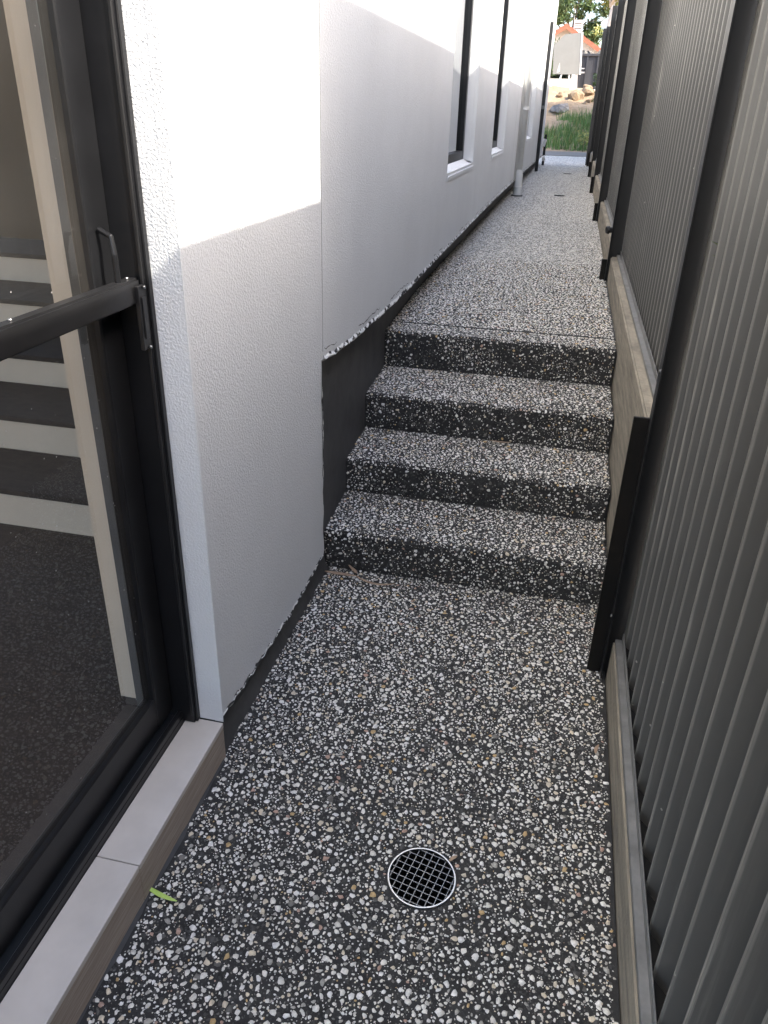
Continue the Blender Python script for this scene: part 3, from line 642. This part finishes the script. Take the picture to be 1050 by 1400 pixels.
# rocks
M['rock'] = mat('sandstone', (.16, .11, .07), .9, col2=(.32, .23, .14), vscale=4, bump=.6, bscale=25, bdist=.02)
M['greyrock'] = mat('grey_rock', (.13, .125, .12), .9, col2=(.22, .21, .20), vscale=5, bump=.6, bscale=25, bdist=.02)
def rock(x, y, s, m, label, group=None, dz=.25):
    bm = bmesh.new(); bmesh.ops.create_icosphere(bm, subdivisions=2, radius=1)
    r = random.Random(int(x * 1000 + y * 77)); ph = [r.uniform(0, 6) for _ in range(6)]
    for v in bm.verts:
        c = v.co; k = 1 + .22 * math.sin(3.1 * c.x + ph[0]) + .18 * math.sin(4 * c.y + ph[1]) + .15 * math.sin(5 * c.z + ph[2]) + r.uniform(-.06, .06)
        v.co = Vector((c.x * k * s[0], c.y * k * s[1], c.z * k * s[2]))
    me = bpy.data.meshes.new('rock'); bm.to_mesh(me); bm.free(); o = obj('rock', me, m); o.location = (x, y, float(gz(np.array(x), np.array(y))) + s[2] * dz); o.rotation_euler = (0, 0, r.uniform(0, 6)); tag(o, label, 'rock', group)
rock(-.30, 33.9, (.34, .3, .26), M['rock'], 'large brown boulder on the sunlit bank below the signboard')
rock(.20, 34.4, (.30, .26, .20), M['rock'], 'pale boulder near the black post on top of the sunlit bank')
rock(-.75, 32.4, (.42, .3, .16), M['greyrock'], 'flat grey rock lying in shade under the sunlit bank')
rr = random.Random(3)
for k in range(14):
    x = rr.uniform(-2.2, 1.2); y = rr.uniform(33.0, 35.8); s = rr.uniform(.06, .17)
    rock(x, y, (s, s * rr.uniform(.7, 1), s * rr.uniform(.5, .8)), M['rock'], 'small sandy stone on the sunlit earth bank', 'small stones on the bank')
kbz = MB().box(-5, 3, 36.0, 36.12, 2.3, 2.47).build('white_kerb', mat('white_kerb_paint', (.7, .69, .66), .8, var=.08, vscale=3), None); tag(kbz, 'long pale kerb along the top of the sunlit bank', 'kerb')
# signboard on legs
sb = empty('signboard', (-.8, 38, 2.85)); tag(sb, 'grey blank-backed board with cut corner on pale legs above the bank', 'board')
M['board'] = mat('grey_board', (.25, .25, .235), .7, var=.06, vscale=2.5)
M['offwhite'] = mat('white_paint', (.78, .77, .74), .7, var=.05, vscale=2)
MB().prism([(-.58, .20), (.52, .20), (.40, 1.70), (-.24, 1.64), (-.66, 1.25)], 'y', -.02, .02).build('panel', M['board'], sb)
MB().prism([(.521, .20), (.58, .20), (.47, 1.72), (.401, 1.70)], 'y', -.03, .03).build('lit_edge', M['offwhite'], sb)  # white strip that paints the sunlit right edge of the board
for a, b in (((-.42, 0, -.55), (-.10, .06, .6)), ((.18, 0, -.55), (.06, .06, .6)), ((.40, .05, -.55), (.40, .05, .4))): MB().tube([a, b], .035, 8).build('leg', M['offwhite'], sb)
MB().prism([(-.42, .25), (-.30, .30), (-.34, .62)], 'y', -.026, -.021).build('patch', M['offwhite'], sb)
# skip bin with rubble
M['bin'] = mat('dark_bin_paint', (.045, .047, .055), .55, var=.2, vscale=3)
sk_ = empty('skip_bin', (.55, 40, 2.46)); tag(sk_, 'dark grey skip bin heaped with pale rubble beside the board', 'skip bin')
MB().prism([(-.85, .0), (1.1, .0), (1.45, 1.44), (-1.0, 1.44)], 'y', -.6, .9).build('body', M['bin'], sk_, bevel=.02)
MB().box(-1.03, 1.5, -.66, -.601, 1.34, 1.44).build('rim', M['bin'], sk_, bevel=.01)
for k in range(5): MB().box(-.6 + k * .45, -.54 + k * .45, -.66, -.601, .05, 1.33).build('rib', M['bin'], sk_)
MB().box(-.86, -.64, -.606, -.602, .86, .90).build('marking', M['offwhite'], sk_); MB().box(-.86, -.62, -.606, -.602, .70, .76).build('marking', M['offwhite'], sk_)
rb = random.Random(9); mb = MB()
for k in range(40):
    x, y, s = rb.uniform(-.9, 1.3), rb.uniform(-.5, .7), rb.uniform(.06, .16); z = 1.42 + rb.uniform(0, .16)
    pts = [(x + rb.uniform(-s, s), y + rb.uniform(-s, s), z + rb.uniform(-s, s)) for _ in range(7)]
    bm = bmesh.new(); [bm.verts.new(p) for p in pts]; bmesh.ops.convex_hull(bm, input=bm.verts); bm.verts.index_update()
    mb.add([v.co[:] for v in bm.verts], [[v.index for v in f.verts] for f in bm.faces]); bm.free()
tag(mb.build('rubble', M['kerb'], sk_), kind='stuff')
# house with red tiled roof
M['roof'] = mat('red_tile_roof', (.26, .085, .05), .75, col2=(.38, .15, .09), vscale=6)
fh = empty('neighbour_house', (-1.63, 60, 3.0)); tag(fh, 'white gabled house with orange red tiled roof behind the board', 'house')
hw, ea = 3.4, 3.74 - 3.4 * .575
MB().prism([(-hw + .3, -.4), (hw - .3, -.4), (hw - .3, ea + .02), (0, 3.55), (-hw + .3, ea + .02)], 'y', 0, 10).build('wall', M['offwhite'], fh)
rf = MB()
for s in (-1, 1):
    for k in range(12):
        t0, t1 = k / 12, (k + 1) / 12
        P = [(s * hw * t0, 3.78 - 3.78 * 0 - t0 * (3.74 - ea) + .02), (s * hw * t1, 3.78 - t1 * (3.74 - ea) - .03), (s * hw * t1, 3.78 - t1 * (3.74 - ea) - .12), (s * hw * t0, 3.78 - t0 * (3.74 - ea) - .12)]
        rf.prism(P if s > 0 else P[::-1], 'y', -.5, 10.5)
r_ = rf.build('roof', M['roof'], fh)
for s in (-1, 1):
    MB().prism([(0, 3.66), (s * hw, ea - .08), (s * hw, ea - .26), (0, 3.46)], 'y', -.56, -.505).build('bargeboard', M['roof'], fh)
cb = MB().box(.42, 1.0, 1.2, 1.9, 3.2, 4.12).build('cooler', M['offwhite'], fh, bevel=.03)
for k in range(3): MB().box(.48, .94, 1.185, 1.199, 3.62 + k * .14, 3.68 + k * .14).build('louvre', M['kerb'], fh)
wv = MB().box(-.7, .7, -.03, -.001, .7, 1.8).build('window', M['wglass'], fh)
# unseen house added beyond the fence to cast shade across the yard
nb = empty('shade_house', (9, 27, .6)); tag(nb, 'unseen two storey brick house added beyond the fence to shade the yard', 'house')
M['brick'] = mat('brick_wall', (.34, .20, .14), .85, var=.15, vscale=12)
MB().box(-5.2, 5, -11.2, 4.3, -.4, 6.2).build('wall', M['brick'], nb); MB().prism([(-5.5, 6.2), (5.3, 6.2), (0, 8.2)], 'y', -11.5, 4.6).build('roof', M['roof'], nb)
MB().box(-5.22, -5.201, -2, -.4, .9, 2.2).build('window', M['wglass'], nb)

# ------------------------------------------------------------------ trees
M['leafA'] = island_mat('gum_leaves', [(0, (.19, .22, .06)), (.3, (.28, .30, .08)), (.6, (.36, .36, .11)), (.85, (.44, .40, .15))], .6)
M['leafB'] = island_mat('dark_leaves', [(0, (.04, .08, .025)), (.35, (.07, .12, .035)), (.7, (.11, .15, .05))], .6)
M['bark'] = mat('white_gum_bark', (.62, .58, .52), .8, col2=(.75, .72, .66), vscale=3)
M['bark2'] = mat('brown_bark', (.14, .10, .07), .9, var=.2, vscale=3)
def tree(x, y, h, rad, m, bark, label, nl=5000, seed=1, trunk=.22, low=.35, size=.22, gap=None, name='tree', cat='tree'):
    r = np.random.RandomState(seed); z0 = float(gz(np.array(x), np.array(y))); t = empty(name, (x, y, z0)); tag(t, label, cat)
    mb = MB(); tips = []; rr = random.Random(seed)
    top = h * .62
    tp = [(0, 0, -.3), (.05 * h * rr.uniform(-1, 1), 0, h * .25), (.06 * h * rr.uniform(-1, 1), .03 * h, top)]
    mb.tube(tp, [trunk, trunk * .75, trunk * .35], 9)
    for k in range(9):
        a = k * 2.4 + rr.uniform(-.4, .4); zb = h * rr.uniform(.22, .55); f = rr.uniform(.5, .95); e = (math.cos(a) * rad * f, math.sin(a) * rad * f, h * rr.uniform(.5, .95))
        b0 = (tp[1][0] * min(1, zb / (h * .25)), 0.02 * h * (zb / top), zb); mid = tuple((b0[i] + e[i]) / 2 + (0, 0, .06 * h)[i] for i in range(3))
        mb.tube([b0, mid, e], [trunk * .42, trunk * .25, trunk * .08], 6); tips += [mid, e]
    mb.build('trunk', bark, t, smooth=True)
    cl = []
    for k in range(34):
        tx, ty_, tz = rr.choice(tips); cl.append((tx + rr.gauss(0, rad * .22), ty_ + rr.gauss(0, rad * .22), max(h * low, tz + rr.gauss(0, h * .08)), rad * rr.uniform(.13, .32)))
    cl = np.array(cl); idx = r.randint(0, len(cl), nl); d = r.randn(nl, 3); d /= np.linalg.norm(d, axis=1)[:, None]
    P = cl[idx, :3] + d * (cl[idx, 3] * r.rand(nl) ** .45)[:, None] * np.array([1, 1, .8])
    if gap is not None: P = P[gap(P + np.array([x, y, z0]))]
    n_ = len(P); u = r.randn(n_, 3); u /= np.linalg.norm(u, axis=1)[:, None]; v = np.cross(u, r.randn(n_, 3)); v /= np.linalg.norm(v, axis=1)[:, None]
    s = (size * r.uniform(.5, 1.2, n_))[:, None]
    V = np.stack([P - u * s, P + v * s * .35, P + u * s, P - v * s * .35], 1).reshape(-1, 3)
    obj('crown', np_mesh('crown', V, np.arange(4 * n_).reshape(-1, 4)), m, t)
tree(1.6, 74, 15, 4.6, M['leafA'], M['bark'], 'yellow green gum tree with pale trunk right of the red roof', 15000, 3, .26, .16, .26)
tree(-5.8, 78, 15, 4.2, M['leafA'], M['bark'], 'yellow green gum tree left behind the red roof', 12000, 5, .25, .16, .26)
tree(-1.6, 92, 9.5, 4.0, M['leafB'], M['bark2'], 'dark green tree low behind the red roof ridge', 5000, 8, .25, .15, .26)
tree(1.4, 52, 3.0, 1.2, M['leafA'], M['bark2'], 'yellow green shrub at the right end of the red roof', 2200, 9, .06, .1, .10, name='shrub', cat='shrub')
tree(-2.6, 47, 2.6, 1.6, M['leafB'], M['bark2'], 'dark green bush behind the legs of the grey board', 3500, 21, .05, .05, .10, name='shrub', cat='shrub')
tree(6.5, 80, 16, 5, M['leafA'], M['bark'], 'tall gum tree far right behind the fence', 6000, 12, .3, .2, .26)
tree(.62, 30.2, 1.5, .45, M['leafB'], M['bark2'], 'dark weedy bush at the foot of the black end post', 1800, 15, .03, .1, .05, name='shrub', cat='shrub')
tree(.18, 22.9 + 2.2, .5, .22, M['leafA'], M['bark2'], 'light green weed by the black end post', 260, 17, .01, .2, .035, name='weed', cat='plant')
